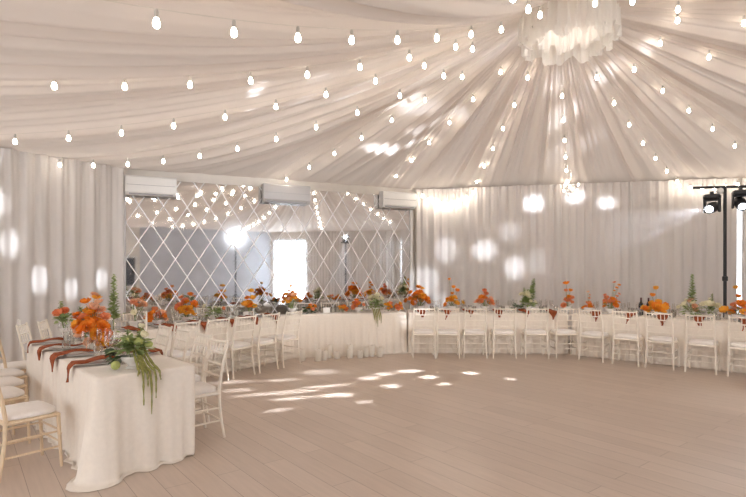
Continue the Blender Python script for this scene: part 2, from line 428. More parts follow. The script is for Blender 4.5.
# air conditioners above the mirror
def aircon(x, y0, y1, w, label, mm):
    d = Vector(((x-CX)/F, 1)); t = (a1+n1*.08-Vector((0, 0))).dot(n1)/d.dot(n1); p = d*t
    zc = EYE+(YH-(y0+y1)/2)/F*t; h = (y1-y0)/F*t
    T = thing('air_conditioner', label, 'air conditioner', (p.x, p.y, zc-h/2), rz1, 'wall air conditioners over the mirror')
    # profile extruded along the wall (local x), body sticks out to local -y
    pr = [(0, 0), (-.14, 0), (-.20, .06), (-.21, h*.5), (-.20, h-.03), (-.17, h), (0, h)]
    mb = MB(); mb.loft([[(sx, y, z) for y, z in pr] for sx in (-w/2, w/2)])
    mb.build('body', mm, T, smooth=False)
    v = MB(); v.box((0, -.172, .035), (w*.86, .012, .055)); v.build('air_flap', M['grey'], T, smooth=False)
    l = MB(); l.box((0, -.212, h*.52), (w*.94, .004, .006)); l.build('panel_seam', M['grey'], T, smooth=False)
aircon(151, 178, 197, .86, 'white wall air conditioner at the left end of the mirror, next to left curtain', M['white'])
aircon(285, 186, 204, .96, 'grey wall air conditioner above the middle of the mirror', mat('silver_grey_plastic', (.50, .48, .47), .4))
aircon(396, 193, 209, .84, 'white wall air conditioner over the right end of the mirror', M['white'])

# ------------------------------------------------------------------ fabric chandelier
ch = thing('fabric_chandelier', 'big round chandelier of ruffled white organza at the centre of the ceiling', 'chandelier', (CTR.x+.13, CTR.y, 4.44))
def skirt(R, z0, z1, waves, seed, amp=.04, hem=.05):
    r = random.Random(seed); ph = [r.uniform(0, 6.28) for _ in range(4)]; mb = MB(); N, K = 260, 12
    for j in range(N):
        a = 2*pi*j/N
        hm = hem*(sin(7*a+ph[0])+.6*sin(13*a+ph[1]))
        for k in range(K+1):
            v = k/K; rr = R*(1-.06*v*0+.04*v)+amp*(.3+.7*v)*(sin(waves*a+ph[2]+.6*sin(3*a))+.5*sin(waves*1.7*a//1*0+waves*2*a+ph[3]))*.6
            mb.v.append((rr*cos(a), rr*sin(a), z1+(z0+hm*v-z1)*v))
    for j in range(N):
        for k in range(K):
            q = j*(K+1)+k; b = ((j+1) % N)*(K+1)+k; mb.f.append((q, b, b+1, q+1))
    return mb
skirt(.58, .10, .98, 34, 1).build('outer_skirt', M['organza'], ch, edge=False)
skirt(.50, .02, .90, 28, 2).build('inner_skirt', M['organza'], ch, edge=False)
skirt(.34, .12, .90, 20, 3).build('core_skirt', M['organza'], ch, edge=False)
m = MB(); m.lathe([(.56, .93), (.60, .93), (.60, .98), (.56, .98), (.56, .93)], 40, caps=False); m.build('ring', M['silver'], ch)
m = MB(); m.tube([(0, 0, .62), (0, 0, 1.3)], .02); m.build('stem', M['silver'], ch)
for k in range(6):
    a = k*pi/3; l = MB(); l.ball((0, 0, 0), .045); l.build('bulb', M['softbulb'], ch, loc=(.2*cos(a), .2*sin(a), .82))
    l = MB(); l.tube([(0, 0, .86), (.2*cos(a), .2*sin(a), .86)], .008); l.build('arm', M['silver'], ch)
pl = bpy.data.lights.new('chandelier_lamp', 'POINT'); pl.energy = 5; pl.color = (1, .92, .84); pl.shadow_soft_size = .28
o = bpy.data.objects.new('chandelier_lamp', pl); COL.objects.link(o); o.location = (CTR.x+.13, CTR.y, 4.92)

# small crystal chandelier in front of the right curtain
c0 = px(571, 190, 10.7)
cc = thing('crystal_chandelier', 'small crystal chandelier with tiny lights hanging before the right curtain', 'chandelier', c0)
m = MB(); m.tube([(0, 0, .05), (0, 0, .42)], .005, 6); m.build('chain', M['silver'], cc)
for rr, zz in ((.16, .06), (.10, -.04)):
    m = MB(); m.lathe([(rr-.008, zz), (rr, zz+.008), (rr+.008, zz), (rr, zz-.008), (rr-.008, zz)], 20, caps=False); m.build('ring', M['silver'], cc)
m = MB(); r = random.Random(5)
for k in range(60):
    a = r.uniform(0, 6.28); q = r.choice([.16, .10, .05]); z = {.16: .04, .10: -.06, .05: -.1}[q]-r.uniform(0, .08)
    m.lathe([(.001, -.022), (.010, 0), (.001, .018)], 6, (q*cos(a), q*sin(a), z), caps=False)
m.build('crystals', M['crystal'], cc, smooth=False)
for k in range(6):
    a = k*pi/3+.3; l = MB(); l.ball((0, 0, 0), .014, 8, 5, 1.5); l.build('bulb', M['bulb'], cc, loc=(.15*cos(a), .15*sin(a), .10 if k % 2 else .0))

# ------------------------------------------------------------------ moving head lights and stands
def moving_head(loc, aim, label, group, hang=True, sc=1.0):
    T = thing('moving_head_light', label, 'stage light', loc, 0, group)
    d = (Vector(aim)-Vector(loc)); rz = atan2(-d.x, d.y); el = atan2(d.z, sqrt(d.x*d.x+d.y*d.y))
    T.rotation_euler = (0, 0, rz)
    sg = -1 if hang else 1
    m = MB(); m.box((0, 0, sg*-.02), (.24, .20, .09), bev=.02); m.build('base', M['dark'], T)
    m = MB()
    for sx in (-1, 1): m.box((sx*.115, 0, sg*.13), (.03, .10, .26), bev=.012)
    m.box((0, 0, sg*.035), (.24, .10, .03)); m.build('yoke', M['dark'], T)
    R = Matrix.Rotation(el, 4, 'X')
    def tr(mb): mb.v = [tuple(R @ Vector(p)+Vector((0, 0, sg*.17))) for p in mb.v]; return mb
    def lat(pr, n=18):
        q = MB(); q.lathe(pr, n); q.v = [(x, z, y) for x, y, z in q.v]; q.f = [tuple(reversed(f)) for f in q.f]; return tr(q)
    hd = lat([(.05, -.16), (.085, -.14), (.095, -.05), (.095, .05), (.08, .13), (.085, .15), (.075, .15), (.07, .142)]).build('head', M['dark'], T)
    lat([(.001, .151), (.03, .150), (.056, .149), (.056, .14)]).build('lens', M['lens'], hd)
    if hang:
        m = MB(); m.box((0, 0, .07), (.05, .06, .09)); m.build('clamp', M['dark'], T)
    return T
def stand(base, H, width, ang, label):
    T = thing('lighting_stand', label, 'lighting stand', base, ang)
    m = MB(); m.tube([(0, 0, .02), (0, 0, H)], .028, 10); m.build('pole', M['dark'], T)
    m = MB(); m.tube([(-width/2, 0, H), (width/2, 0, H)], .024, 10); m.build('crossbar', M['dark'], T)
    for k in range(3):
        a = k*2*pi/3+.4; l = MB(); l.tube([(0, 0, .55), (.45*cos(a), .45*sin(a), .015)], .014, 8); l.build('leg', M['dark'], T)
    m = MB(); m.lathe([(.03, 0), (.045, .01), (.045, .08), (.03, .09)], 12, (0, 0, 1.35)); m.build('collar', M['dark'], T)
    return T
DP = 9.35
pt_ = px(725, 187, DP); ang = -.18
stand((pt_.x, pt_.y, 0), pt_.z, 1.05, ang, 'black T-shaped lighting stand behind the far right table')
h1 = px(712, 197, DP-.02); h2 = px(740.5, 194, DP-.1)
moving_head((h1.x, h1.y, h1.z-.02), (-1.0, 3.5, 0.4), 'black moving head light hanging left of the stand pole, lens lit', 'moving head lights on the stand')
moving_head((h2.x, h2.y, h2.z+.0), (5.0, 5.5, 0.8), 'black moving head light hanging right of the stand pole at the picture edge', 'moving head lights on the stand')
rl = px(720, 191, DP-.06)
m = MB(); m.lathe([(.001, -.03), (.045, -.03), (.055, -.02), (.055, .02), (.03, .04)], 16); m.v = [(x, z, y) for x, y, z in m.v]; m.f = [tuple(reversed(f)) for f in m.f]
o = m.build('par_light', M['white'], loc=(rl.x, rl.y, rl.z)); tag(o, 'small round white lamp clamped to the stand crossbar beside the pole', 'lamp')
B1 = (4.35, .10, 2.84); B2 = (6.66, 4.38, 2.78)
moving_head((.2, -1.6, 2.84), (5.0, 8.4, .5), 'black moving head light above and behind the viewer', 'moving head light behind the viewer', hang=False); stand((.2, -1.6, 0), 2.775, .5, 0, 'black lighting stand standing behind the viewer')  # unseen light and stand, added to brighten the far right
for bb, lab in ((B1, 'black lighting stand mirrored left of the bright window'), (B2, 'black lighting stand mirrored right of the bright window')):
    stand((bb[0], bb[1], 0), bb[2]-.12, .5, 0, lab)
    moving_head((bb[0], bb[1], bb[2]-.12+.065), (-1.9, 10.6, 2.3), 'moving head light on top of the '+lab[6:], 'moving head lights seen in the mirror', hang=False)
def spot(src, tgt, deg, power, blend=.6, sx=1, sy=1, color=(.86, .91, 1)):
    d = bpy.data.lights.new('beam', 'SPOT'); d.energy = power; d.spot_size = radians(deg); d.spot_blend = blend; d.color = color; d.shadow_soft_size = .03
    o = bpy.data.objects.new('beam', d); COL.objects.link(o); o.location = src
    o.rotation_euler = (Vector(tgt)-Vector(src)).to_track_quat('-Z', 'Y').to_euler(); o.scale = (sx, sy, 1); return o

# ------------------------------------------------------------------ tables: cloths that reach the floor
TH = .75
class Table:
    def __init__(s, S0, u, L, W):
        s.S = Vector(S0); s.u = Vector(u).normalized(); s.w = Vector((-s.u.y, s.u.x)); s.L = L; s.W = W
    def at(s, a, f): p = s.S+s.u*a+s.w*f; return Vector((p.x, p.y, TH))
    def along(s, x, f):     # place along the table that stands over picture column x
        k = (x-CX)/F; o = s.S+s.w*f
        return (o.x-k*o.y)/(k*s.u.y-s.u.x)
T1 = Table((-2.04, 3.83), (-.68, .73), 2.6, .76); T1.w = Vector((.73, .68)).normalized()
T2 = Table((-3.22, 6.40), (.55, .835), 3.32, .8)
T3 = Table((-1.42, 9.185), (.97, .25), 2.12, .8)
T4 = Table((.66, 9.715), (1, -.03), 2.95, .8)
T5 = Table((3.65, 9.525), (.76, -.65), 3.7, .8)
def tablecloth(T, label, freq, amp, flare, puddle, corner, seed, side=1.0, end=0.0):
    r = random.Random(seed); ph = [r.uniform(0, 6.28) for _ in range(8)]
    rc = .035; cs = [(0, 0), (T.L, 0), (T.L, T.W), (0, T.W)]
    if T.w.dot(Vector((-T.u.y, T.u.x))) < 0: pass
    per = []; cfs = corner if isinstance(corner, (list, tuple)) else [corner]*4
    dirs = [((1, 0), (0, -1)), ((0, 1), (1, 0)), ((-1, 0), (0, 1)), ((0, -1), (-1, 0))]
    lens = [T.L, T.W, T.L, T.W]; s0 = 0; step = .014
    for e in range(4):
        p = cs[e]; dv, nv = dirs[e]; ln = lens[e]; k = max(8, int((ln-2*rc)/step))
        for i in range(k+1):
            q = rc+(ln-2*rc)*i/k
            per.append(((p[0]+dv[0]*q, p[1]+dv[1]*q), nv, s0+q, min(q, ln-q), cfs[e] if q < ln/2 else cfs[(e+1) % 4]))
        nn = dirs[(e+1) % 4][1]; c = cs[(e+1) % 4]; cc_ = (c[0]-rc*(nv[0]+nn[0]), c[1]-rc*(nv[1]+nn[1]))
        for i in range(1, 6):
            a = pi/2*i/6; nx = nv[0]*cos(a)+nn[0]*sin(a); ny = nv[1]*cos(a)+nn[1]*sin(a)
            per.append(((cc_[0]+nx*rc, cc_[1]+ny*rc), (nx, ny), s0+ln, 0, cfs[(e+1) % 4]))
        s0 += ln
    P = s0
    def fold(s):
        x = 2*pi*s/P; n1 = round(freq*P)
        v = .55*sin(n1*x+ph[0]+1.8*sin(5*x+ph[1])+.9*sin(11*x+ph[2]))+.35*sin(round(n1*.53)*x+ph[3]+1.3*sin(7*x+ph[4]))+.2*sin(round(n1*1.9)*x+ph[5])
        return v
    mb = MB(); n = len(per)
    lv = [(0, -.02), (0, 0)]
    lv += [(v, 0) for v in (.012, .04, .09, .16, .25, .36, .48, .6, .72, .83, .92, .975)]
    for li, (v, ins) in enumerate(lv):
        for (p, nv, s, dc, cn) in per:
            cf = cn*exp(-(dc/.14)**2)
            kf = abs(nv[0])*end+abs(nv[1])*side; ke = abs(nv[1])+abs(nv[0])*min(1, end)
            off = ins+.006*min(1, v*40)+flare*ke*v**1.3+amp*kf*(fold(s)+.3)*v**.6*(.75+.25*v)+cf*v**1.4
            x = p[0]+nv[0]*off; y = p[1]+nv[1]*off
            z = TH+.004-(TH-.0)*v if v > 0 else TH+.004
            mb.v.append((x, y, z))
    for pk, zz in ((.35, .006), (.75, .012), (1.0, .004)):
        for (p, nv, s, dc, cn) in per:
            kf = abs(nv[0])*end+abs(nv[1])*side; ke = abs(nv[1])+abs(nv[0])*min(1, end)
            x_ = 2*pi*s/P
            pd = puddle*(.55+.45*sin(9*x_+ph[6])+.4*max(0, sin(17*x_+ph[7])))+puddle*1.3*exp(-(dc/.12)**2)*(cn/.08)
            pd *= ke; off = flare*ke+.006+amp*kf*(fold(s)+.3)+cn*exp(-(dc/.14)**2)+pd*pk*.8
            zb = zz+(.035*max(0, sin(23*x_+ph[2]))*(pk > .5)*(pk < .9))*puddle/.08
            mb.v.append((p[0]+nv[0]*off, p[1]+nv[1]*off, zb))
    R = len(lv)+3
    for i in range(R-1):
        for j in range(n):
            a = i*n+j; b = i*n+(j+1) % n; mb.f.append((a, a+n, b+n, b))
    mb.f.append(tuple(range(n)))
    for i, (x, y, z) in enumerate(mb.v):
        q = T.u*x+T.w*y; mb.v[i] = (q.x, q.y, z)
    o = mb.build('tablecloth', M['cloth'], loc=(T.S.x, T.S.y, 0), edge=False)
    return tag(o, label, 'tablecloth', 'ivory floor-length tablecloths')
tablecloth(T1, 'ivory linen cloth of the near left table, falling in wide folds to the floor', 5.2, .046, .012, .05, [.10, .0, .0, -.03], 1, .45, 1.0)
tablecloth(T2, 'ivory cloth of the table behind the near one, half hidden by white chairs', 9, .014, .02, .02, 0, 2)
tablecloth(T3, 'pleated ivory cloth of the bare-fronted head table, candles on the floor before it', 8, .016, .03, .05, 0, 3)
tablecloth(T4, 'ivory cloth of the long middle table before the right curtain, behind straight chair row', 6, .018, .02, .03, 0, 4)
tablecloth(T5, 'ivory cloth of the far right table under the lighting stand, crumpled at floor', 7, .020, .02, .035, 0, 5)

# ------------------------------------------------------------------ chiavari chairs (origin midway between the rear feet, facing +Y)
def make_chair(wood):
    T = thing('chiavari_chair', 'chair', 'chair')
    w = .187
    def rear(sx):
        pts = []
        for z, y, x in ((0, -.045, w+.012), (.15, -.02, w+.004), (.30, -.003, w), (.45, 0, w-.002), (.60, -.022, w-.004), (.75, -.055, w-.006), (.875, -.088, w-.008)):
            pts.append((sx*x, y, z))
        return pts
    for sx in (-1, 1):
        m = MB(); m.tube(rear(sx), [.0125, .014, .0145, .016, .014, .0135, .012], 8); m.ball((sx*(w-.008), -.089, .882), .014, 8, 5); m.build('leg', wood, T)
        m = MB(); m.tube([(sx*(w+.01), .375, 0), (sx*(w+.004), .365, .2), (sx*w, .355, .405)], [.0115, .0135, .016], 8)
        m.lathe([(.013, -.008), (.019, 0), (.013, .008)], 8, (sx*(w+.003), .363, .26), caps=False); m.build('leg', wood, T)
    m = MB(); m.box((0, .178, .412), (.40, .395, .03), bev=.014); m.build('seat_frame', wood, T)
    m = MB(); rings = []
    for k, z in ((.90, 0), (.985, .006), (1.0, .02), (.985, .036), (.90, .047), (.6, .053), (.2, .054)):
        ring = []
        for j in range(32):
            a = 2*pi*j/32; c, s = cos(a), sin(a); q = 1/(abs(c)**5+abs(s)**5)**.2
            ring.append((.192*k*c*q, .18+.185*k*s*q, .427+z))
        rings.append(ring)
    m.loft(rings); m.build('cushion', M['cushion'], T)
    def bar(p, q, r=.008, nm='stretcher'):
        m = MB(); p = Vector(p); q = Vector(q); mid = (p+q)/2
        m.tube([p, p.lerp(q, .2), mid, p.lerp(q, .8), q], [r*.85, r, r*1.15, r, r*.85], 6); m.build(nm, wood, T)
    for z in (.20, .29): bar((-w, .362, z), (w, .362, z))
    for z in (.17, .26): bar((-w, -.012, z), (w, -.012, z))
    for sx in (-1, 1):
        for z in (.16, .28): bar((sx*w, -.012, z), (sx*w, .364, z))
    def yb(z): return -.02-(z-.58)*.235
    for z, r in ((.868, .011), (.765, .009), (.665, .009), (.565, .009)): bar((-w+.004, yb(z), z), (w-.004, yb(z), z), r, 'back_rail')
    for k in range(6):
        x = -.135+.27*k/5; bar((x, yb(.765), .765), (x, yb(.868), .868), .0058, 'spindle')
    for k in range(3):
        x = -.07+.07*k; bar((x, yb(.665), .665), (x, yb(.765), .765), .0055, 'spindle')
    return T
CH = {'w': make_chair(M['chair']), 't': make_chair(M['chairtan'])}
first = {'w': True, 't': True}
NCH = [0]
def chair(p, f, label, group, kind='w', turn=0):
    rz = atan2(-f[0], f[1])+turn; loc = (p[0], p[1], 0); NCH[0] += 1
    if first[kind]:
        o = CH[kind]; o.location = loc; o.rotation_euler = (0, 0, rz); o['label'] = label; o['group'] = group; first[kind] = False; return o
    return dup(CH[kind], loc, rz, label, group)
jit = random.Random(11)
def J(s=.04): return jit.uniform(-s, s)
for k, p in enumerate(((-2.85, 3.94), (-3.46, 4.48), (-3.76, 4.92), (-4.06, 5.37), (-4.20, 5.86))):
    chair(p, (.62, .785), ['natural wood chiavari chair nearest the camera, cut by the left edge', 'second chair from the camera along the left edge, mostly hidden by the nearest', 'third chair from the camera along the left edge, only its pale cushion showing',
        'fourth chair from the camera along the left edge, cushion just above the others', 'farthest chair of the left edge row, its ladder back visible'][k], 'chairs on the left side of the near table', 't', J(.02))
for k, a in enumerate((.47, 1.0, 1.52, 2.04)):
    p = T1.at(a, T1.W+(.40 if k == 0 else .455))
    if k == 0: p = Vector((-1.545, 4.935))
    chair(p, -T1.w, ['white chair at the near table right side, standing clear on open floor', 'second chair along the near table right side, behind the clear-standing one', 'third chair along the near table right side', 'farthest chair along the near table right side, by the corner with the next table'][k],
          'chairs on the right side of the near table', 'w', J() if k else 0)
for k, a in enumerate((2.72, 2.2, 1.7, 1.2, .7)):
    p = T2.at(a, -.46)
    chair(p, T2.w, ORD[k].capitalize()+' white chair left of the candlelit head table, inner row' if k else 'white chair closest to the head table candles, end of the inner row', 'chairs on the inner side of the second left table', 'w', J())
for k, (x, d) in enumerate(((30, 6.4), (50, 6.85))):
    q = px(x, 300, d)
    chair((q.x, q.y), (.95, .3), ['pale chair before the left curtain, behind the near table napkins', 'pale chair before the left curtain, just left of the orange flowers'][k], 'chairs before the left curtain', 'w')
for k, a in enumerate((.5, 1.0, 1.5, 2.0, 2.5, 3.0)):
    p = T2.at(a, T2.W+.48)
    chair(p, -T2.w, ORD[k]+' white chair from the left between second left table and mirror, back seen over glasses', 'chairs between the second left table and the mirror', 'w', J())
for k, a in enumerate((.35, .9, 1.45)):
    p = T3.at(a, T3.W+.48)
    chair(p, -T3.w, ORD[k]+' white chair from the left behind the head table, facing the room', 'chairs behind the head table', 'w', J())
for k, x in enumerate((423.9, 448, 475, 504.3, 536.5, 567)):
    d = 9.15; X = (x-CX)/F*d
    chair((X, d), T4.w, [ 'leftmost white chair of the straight middle row, under the orange poppies', 'second white chair from the left in the straight middle row', 'third white chair from the left in the straight middle row, under coral flowers',
      'fourth white chair from the left in the straight middle row', 'white chair in the middle row under the tall green stems', 'rightmost white chair of the straight middle row, under the tall orange stem'][k], 'chairs along the middle table', 'w', J(.05))
for k, a in enumerate((.49, 1.03, 1.53, 2.08, 2.62, 3.15)):
    p = T5.at(a, -.465)
    chair(p, T5.w, [ 'first white chair of the angled right row, right after the straight middle row', 'white chair of the angled right row below the tall coral spray', 'white chair of the angled right row just below the dark bottles', 'white chair of the angled right row below the tall green spire',
      'white chair of the angled right row, second last before the right edge', 'last white chair of the angled right row, cut by the right edge'][k], 'chairs along the far right table', 'w', J(.05))

# ------------------------------------------------------------------ place settings
ZT = TH+.006
m = MB(); m.lathe([(.001, .004), (.085, .004), (.10, .008), (.150, .016), (.152, .019), (.105, .012), (.085, .008), (.001, .008)], 28, caps=False); PLATE = m.mesh('plate', M['china'])
m = MB(); m.lathe([(.001, .0), (.036, .001), (.034, .004), (.006, .01), (.0042, .03), (.0042, .085), (.010, .095), (.030, .115), (.040, .145), (.038, .175), (.033, .205)], 16, caps=False); WINE = m.mesh('wine_glass', M['glass'])
m = MB(); m.lathe([(.001, .0), (.032, .001), (.030, .004), (.005, .01), (.004, .03), (.004, .08), (.012, .10), (.023, .13), (.024, .17), (.020, .225)], 14, caps=False); FLUTE = m.mesh('champagne_flute', M['glass'])
m = MB(); m.lathe([(.001, 0), (.032, 0), (.036, .005), (.038, .10), (.036, .10), (.034, .008), (.001, .008)], 14, caps=False); TUMB = m.mesh('tumbler', M['glass'])
def napkin_mesh(seed):
    r = random.Random(seed); mb = MB(); rings = []; N = 22
    hang = .10+r.uniform(0, .06); ph = r.uniform(0, 6.28); sw = r.uniform(-.03, .03)
    for i in range(N+1):
        t = i/N; L = .36+hang; s = L*t
        if s < .36: y = -.34+s; z = .041+.010*sin(9*t+ph); ty = 0
        else: y = .026+.02*min(1, (s-.36)/.04); z = .030-(s-.36)
        if .34 < s < .38: z = min(z, .034)
        x = sw*sin(3*t)+.018*sin(7*t+ph); wd_ = (.055+.024*sin(5.2*t+ph)+.016*sin(11*t))*(.45+.8*sin(pi*min(1, .12+t*.95)))
        wd_ = max(wd_, .008); hh = .008+.004*sin(13*t+ph)
        vert = s >= .37
        ring = []
        for k in range(10):
            a = 2*pi*k/10; rx = wd_*cos(a); rr = hh*sin(a)*(1+.5*sin(3*a+8*t))
            ring.append((x+rx, y+(rr if vert else 0), z+(0 if vert else rr)))
        rings.append(ring)
    mb.loft(rings); return mb.mesh('napkin', M['rust'])
NAPS = [napkin_mesh(k) for k in range(4)]
m = MB(); m.box((0, 0, .03), (.08, .012, .06)); CARD = m.mesh('place_card', M['paper'], smooth=False)
def single(name, me, loc, rz, label, cat, group, sc=1): return tag(link_mesh(name, me, None, loc, (0, 0, rz), sc), label, cat, group)
def settings(T, side, aa, tname, flags='pnwft'):
    o = (-T.w if side < 0 else T.w); rz = atan2(-o.x, o.y); f0 = 0 if side < 0 else T.W
    sd = ('inner side' if side < 0 else 'outer side')
    if T is T1: sd = 'left side' if side < 0 else 'right side'
    tn = '%s of the %s' % (sd, tname)
    for a in aa:
        e = T.at(a, f0)
        def W(x, y): 
            q = Vector((x*cos(rz)-y*sin(rz), x*sin(rz)+y*cos(rz))); return (e.x+q.x, e.y+q.y, ZT)
        jx = J(.02)
        if 'p' in flags: single('plate', PLATE, W(jx, -.19), 0, 'white dinner plate on the '+tn, 'plate', 'plates on the '+tn)
        if 'n' in flags: single('napkin', NAPS[jit.randrange(4)], W(jx+J(.02), 0), rz+J(.12), 'rust napkin over the edge, '+tn, 'napkin', 'rust napkins on the '+tn)
        if 'w' in flags: single('wine_glass', WINE, W(.17+J(.02), -.31+J(.02)), 0, 'clear stemmed wine glass on the '+tn, 'wine glass', 'wine glasses on the '+tn)
        if 'f' in flags: single('champagne_flute', FLUTE, W(.09+J(.02), -.36+J(.015)), 0, 'slim champagne flute on the '+tn, 'glass', 'champagne flutes on the '+tn)
        if 't' in flags: single('tumbler', TUMB, W(-.18+J(.02), -.30+J(.02)), 0, 'clear tumbler on the '+tn, 'glass', 'tumblers on the '+tn)
settings(T1, -1, (.64, 1.2, 1.75, 2.28), 'near table')
settings(T1, 1, (.85, 1.35, 1.85, 2.35), 'near table')
settings(T2, -1, (.35, .85, 1.35, 1.85, 2.4, 2.85), 'second left table')
settings(T2, 1, (.35, .85, 1.35, 1.85, 2.4, 2.85), 'second left table', 'pwft')
settings(T3, 1, (.35, .9, 1.45), 'head table', 'pwft')
settings(T4, -1, (.25, .7, 1.15, 1.65, 2.2, 2.65), 'middle table')
settings(T5, -1, (.4, .95, 1.45, 2.0, 2.55, 3.1), 'far right table')
settings(T4, 1, (.3, .9, 1.5, 2.1, 2.6), 'middle table', 'wf')
settings(T5, 1, (.4, 1.0, 1.6, 2.2, 2.8), 'far right table', 'wf')

# ------------------------------------------------------------------ flowers
def petal(mb, az, tilt, ln, wd_, cup=.25, z0=0, r0=.004):
    # petal strip rising from the centre: az about Z, tilt above the horizontal
    rows = []
    for i in range(4):
        t = i/3; wv = wd_*(.35, .9, 1.0, .55)[i]; th_ = tilt+cup*(t-.5)*2
        d = r0+ln*t*cos(tilt+cup*(t-.5)); z = z0+ln*t*sin(tilt+cup*(t-.5))
        rows.append([(d, -wv/2, z+.10*wv), (d, 0, z-.03*wv), (d, wv/2, z+.10*wv)])
    k = len(mb.v); ca, sa = cos(az), sin(az)
    for row in rows:
        for x, y, z in row: mb.v.append((x*ca-y*sa, x*sa+y*ca, z))
    for i in range(3):
        for j in range(2):
            a = k+i*3+j; mb.f.append((a, a+3, a+4, a+1))
def bloom_mesh(kind, seed):
    r = random.Random(seed); mb = MB()
    if kind == 'dahlia':
        for n, tilt, ln, wd_ in ((5, 1.35, .022, .014), (8, 1.05, .030, .017), (10, .75, .038, .019), (12, .40, .044, .021), (12, .05, .046, .021), (10, -.3, .040, .02)):
            o = r.uniform(0, 6)
            for k in range(n): petal(mb, o+2*pi*k/n+r.uniform(-.08, .08), tilt+r.uniform(-.1, .1), ln, wd_, .2)
    elif kind == 'poppy':
        for n, tilt, ln, wd_ in ((3, .75, .05, .062), (3, .5, .055, .07), (6, 1.25, .016, .006)):
            o = r.uniform(0, 6)
            for k in range(n): petal(mb, o+2*pi*k/n+r.uniform(-.15, .15), tilt+r.uniform(-.15, .15), ln, wd_, .35)
    elif kind == 'rose':
        for n, tilt, ln, wd_ in ((3, 1.5, .030, .024), (4, 1.35, .034, .032), (5, 1.1, .038, .038), (5, .8, .040, .042)):
            o = r.uniform(0, 6)
            for k in range(n): petal(mb, o+2*pi*k/n, tilt+r.uniform(-.1, .1), ln, wd_, .55)
    return mb
BL = {(k, c): bloom_mesh(k, i).mesh(k, M[c]) for i, k in enumerate(('dahlia', 'poppy', 'rose')) for c in ('orange', 'amber', 'coral', 'peach', 'cream')}
def leaf(mb, p, d, ln, wd_, roll=0, droop=.3):
    d = Vector(d).normalized(); sd = d.cross(Vector((0, 0, 1)))
    if sd.length < .05: sd = Vector((1, 0, 0))
    sd.normalize(); up = sd.cross(d); sd = sd*cos(roll)+up*sin(roll); up = sd.cross(d)
    p = Vector(p); dn = Vector((0, 0, -1)); k = len(mb.v)
    c1 = p+d*ln*.4+dn*droop*ln*.08; c2 = p+d*ln*.75+dn*droop*ln*.25; tip = p+d*ln+dn*droop*ln*.5
    mb.v += [tuple(q) for q in (p, c1+sd*wd_/2+up*.12*wd_, c1, c1-sd*wd_/2+up*.12*wd_, c2+sd*wd_*.38+up*.1*wd_, c2, c2-sd*wd_*.38+up*.1*wd_, tip)]
    mb.f += [(k, k+1, k+2), (k, k+2, k+3), (k+1, k+4, k+5, k+2), (k+2, k+5, k+6, k+3), (k+4, k+7, k+5), (k+5, k+7, k+6)]
OCC = []
def vase_mb(kind):
    m = MB()
    if kind == 'bowl': m.lathe([(.001, 0), (.05, 0), (.055, .006), (.03, .02), (.035, .03), (.085, .07), (.095, .10), (.085, .10), (.001, .06)], 20, caps=False)
    elif kind == 'box': m.box((0, 0, .045), (.17, .11, .09), bev=.006)
    elif kind == 'cyl': m.lathe([(.001, 0), (.045, 0), (.05, .005), (.05, .15), (.046, .15), (.001, .13)], 18, caps=False)
    elif kind == 'bud': m.lathe([(.001, 0), (.026, 0), (.032, .01), (.034, .05), (.014, .09), (.013, .13), (.017, .14), (.001, .13)], 14, caps=False)
    return m
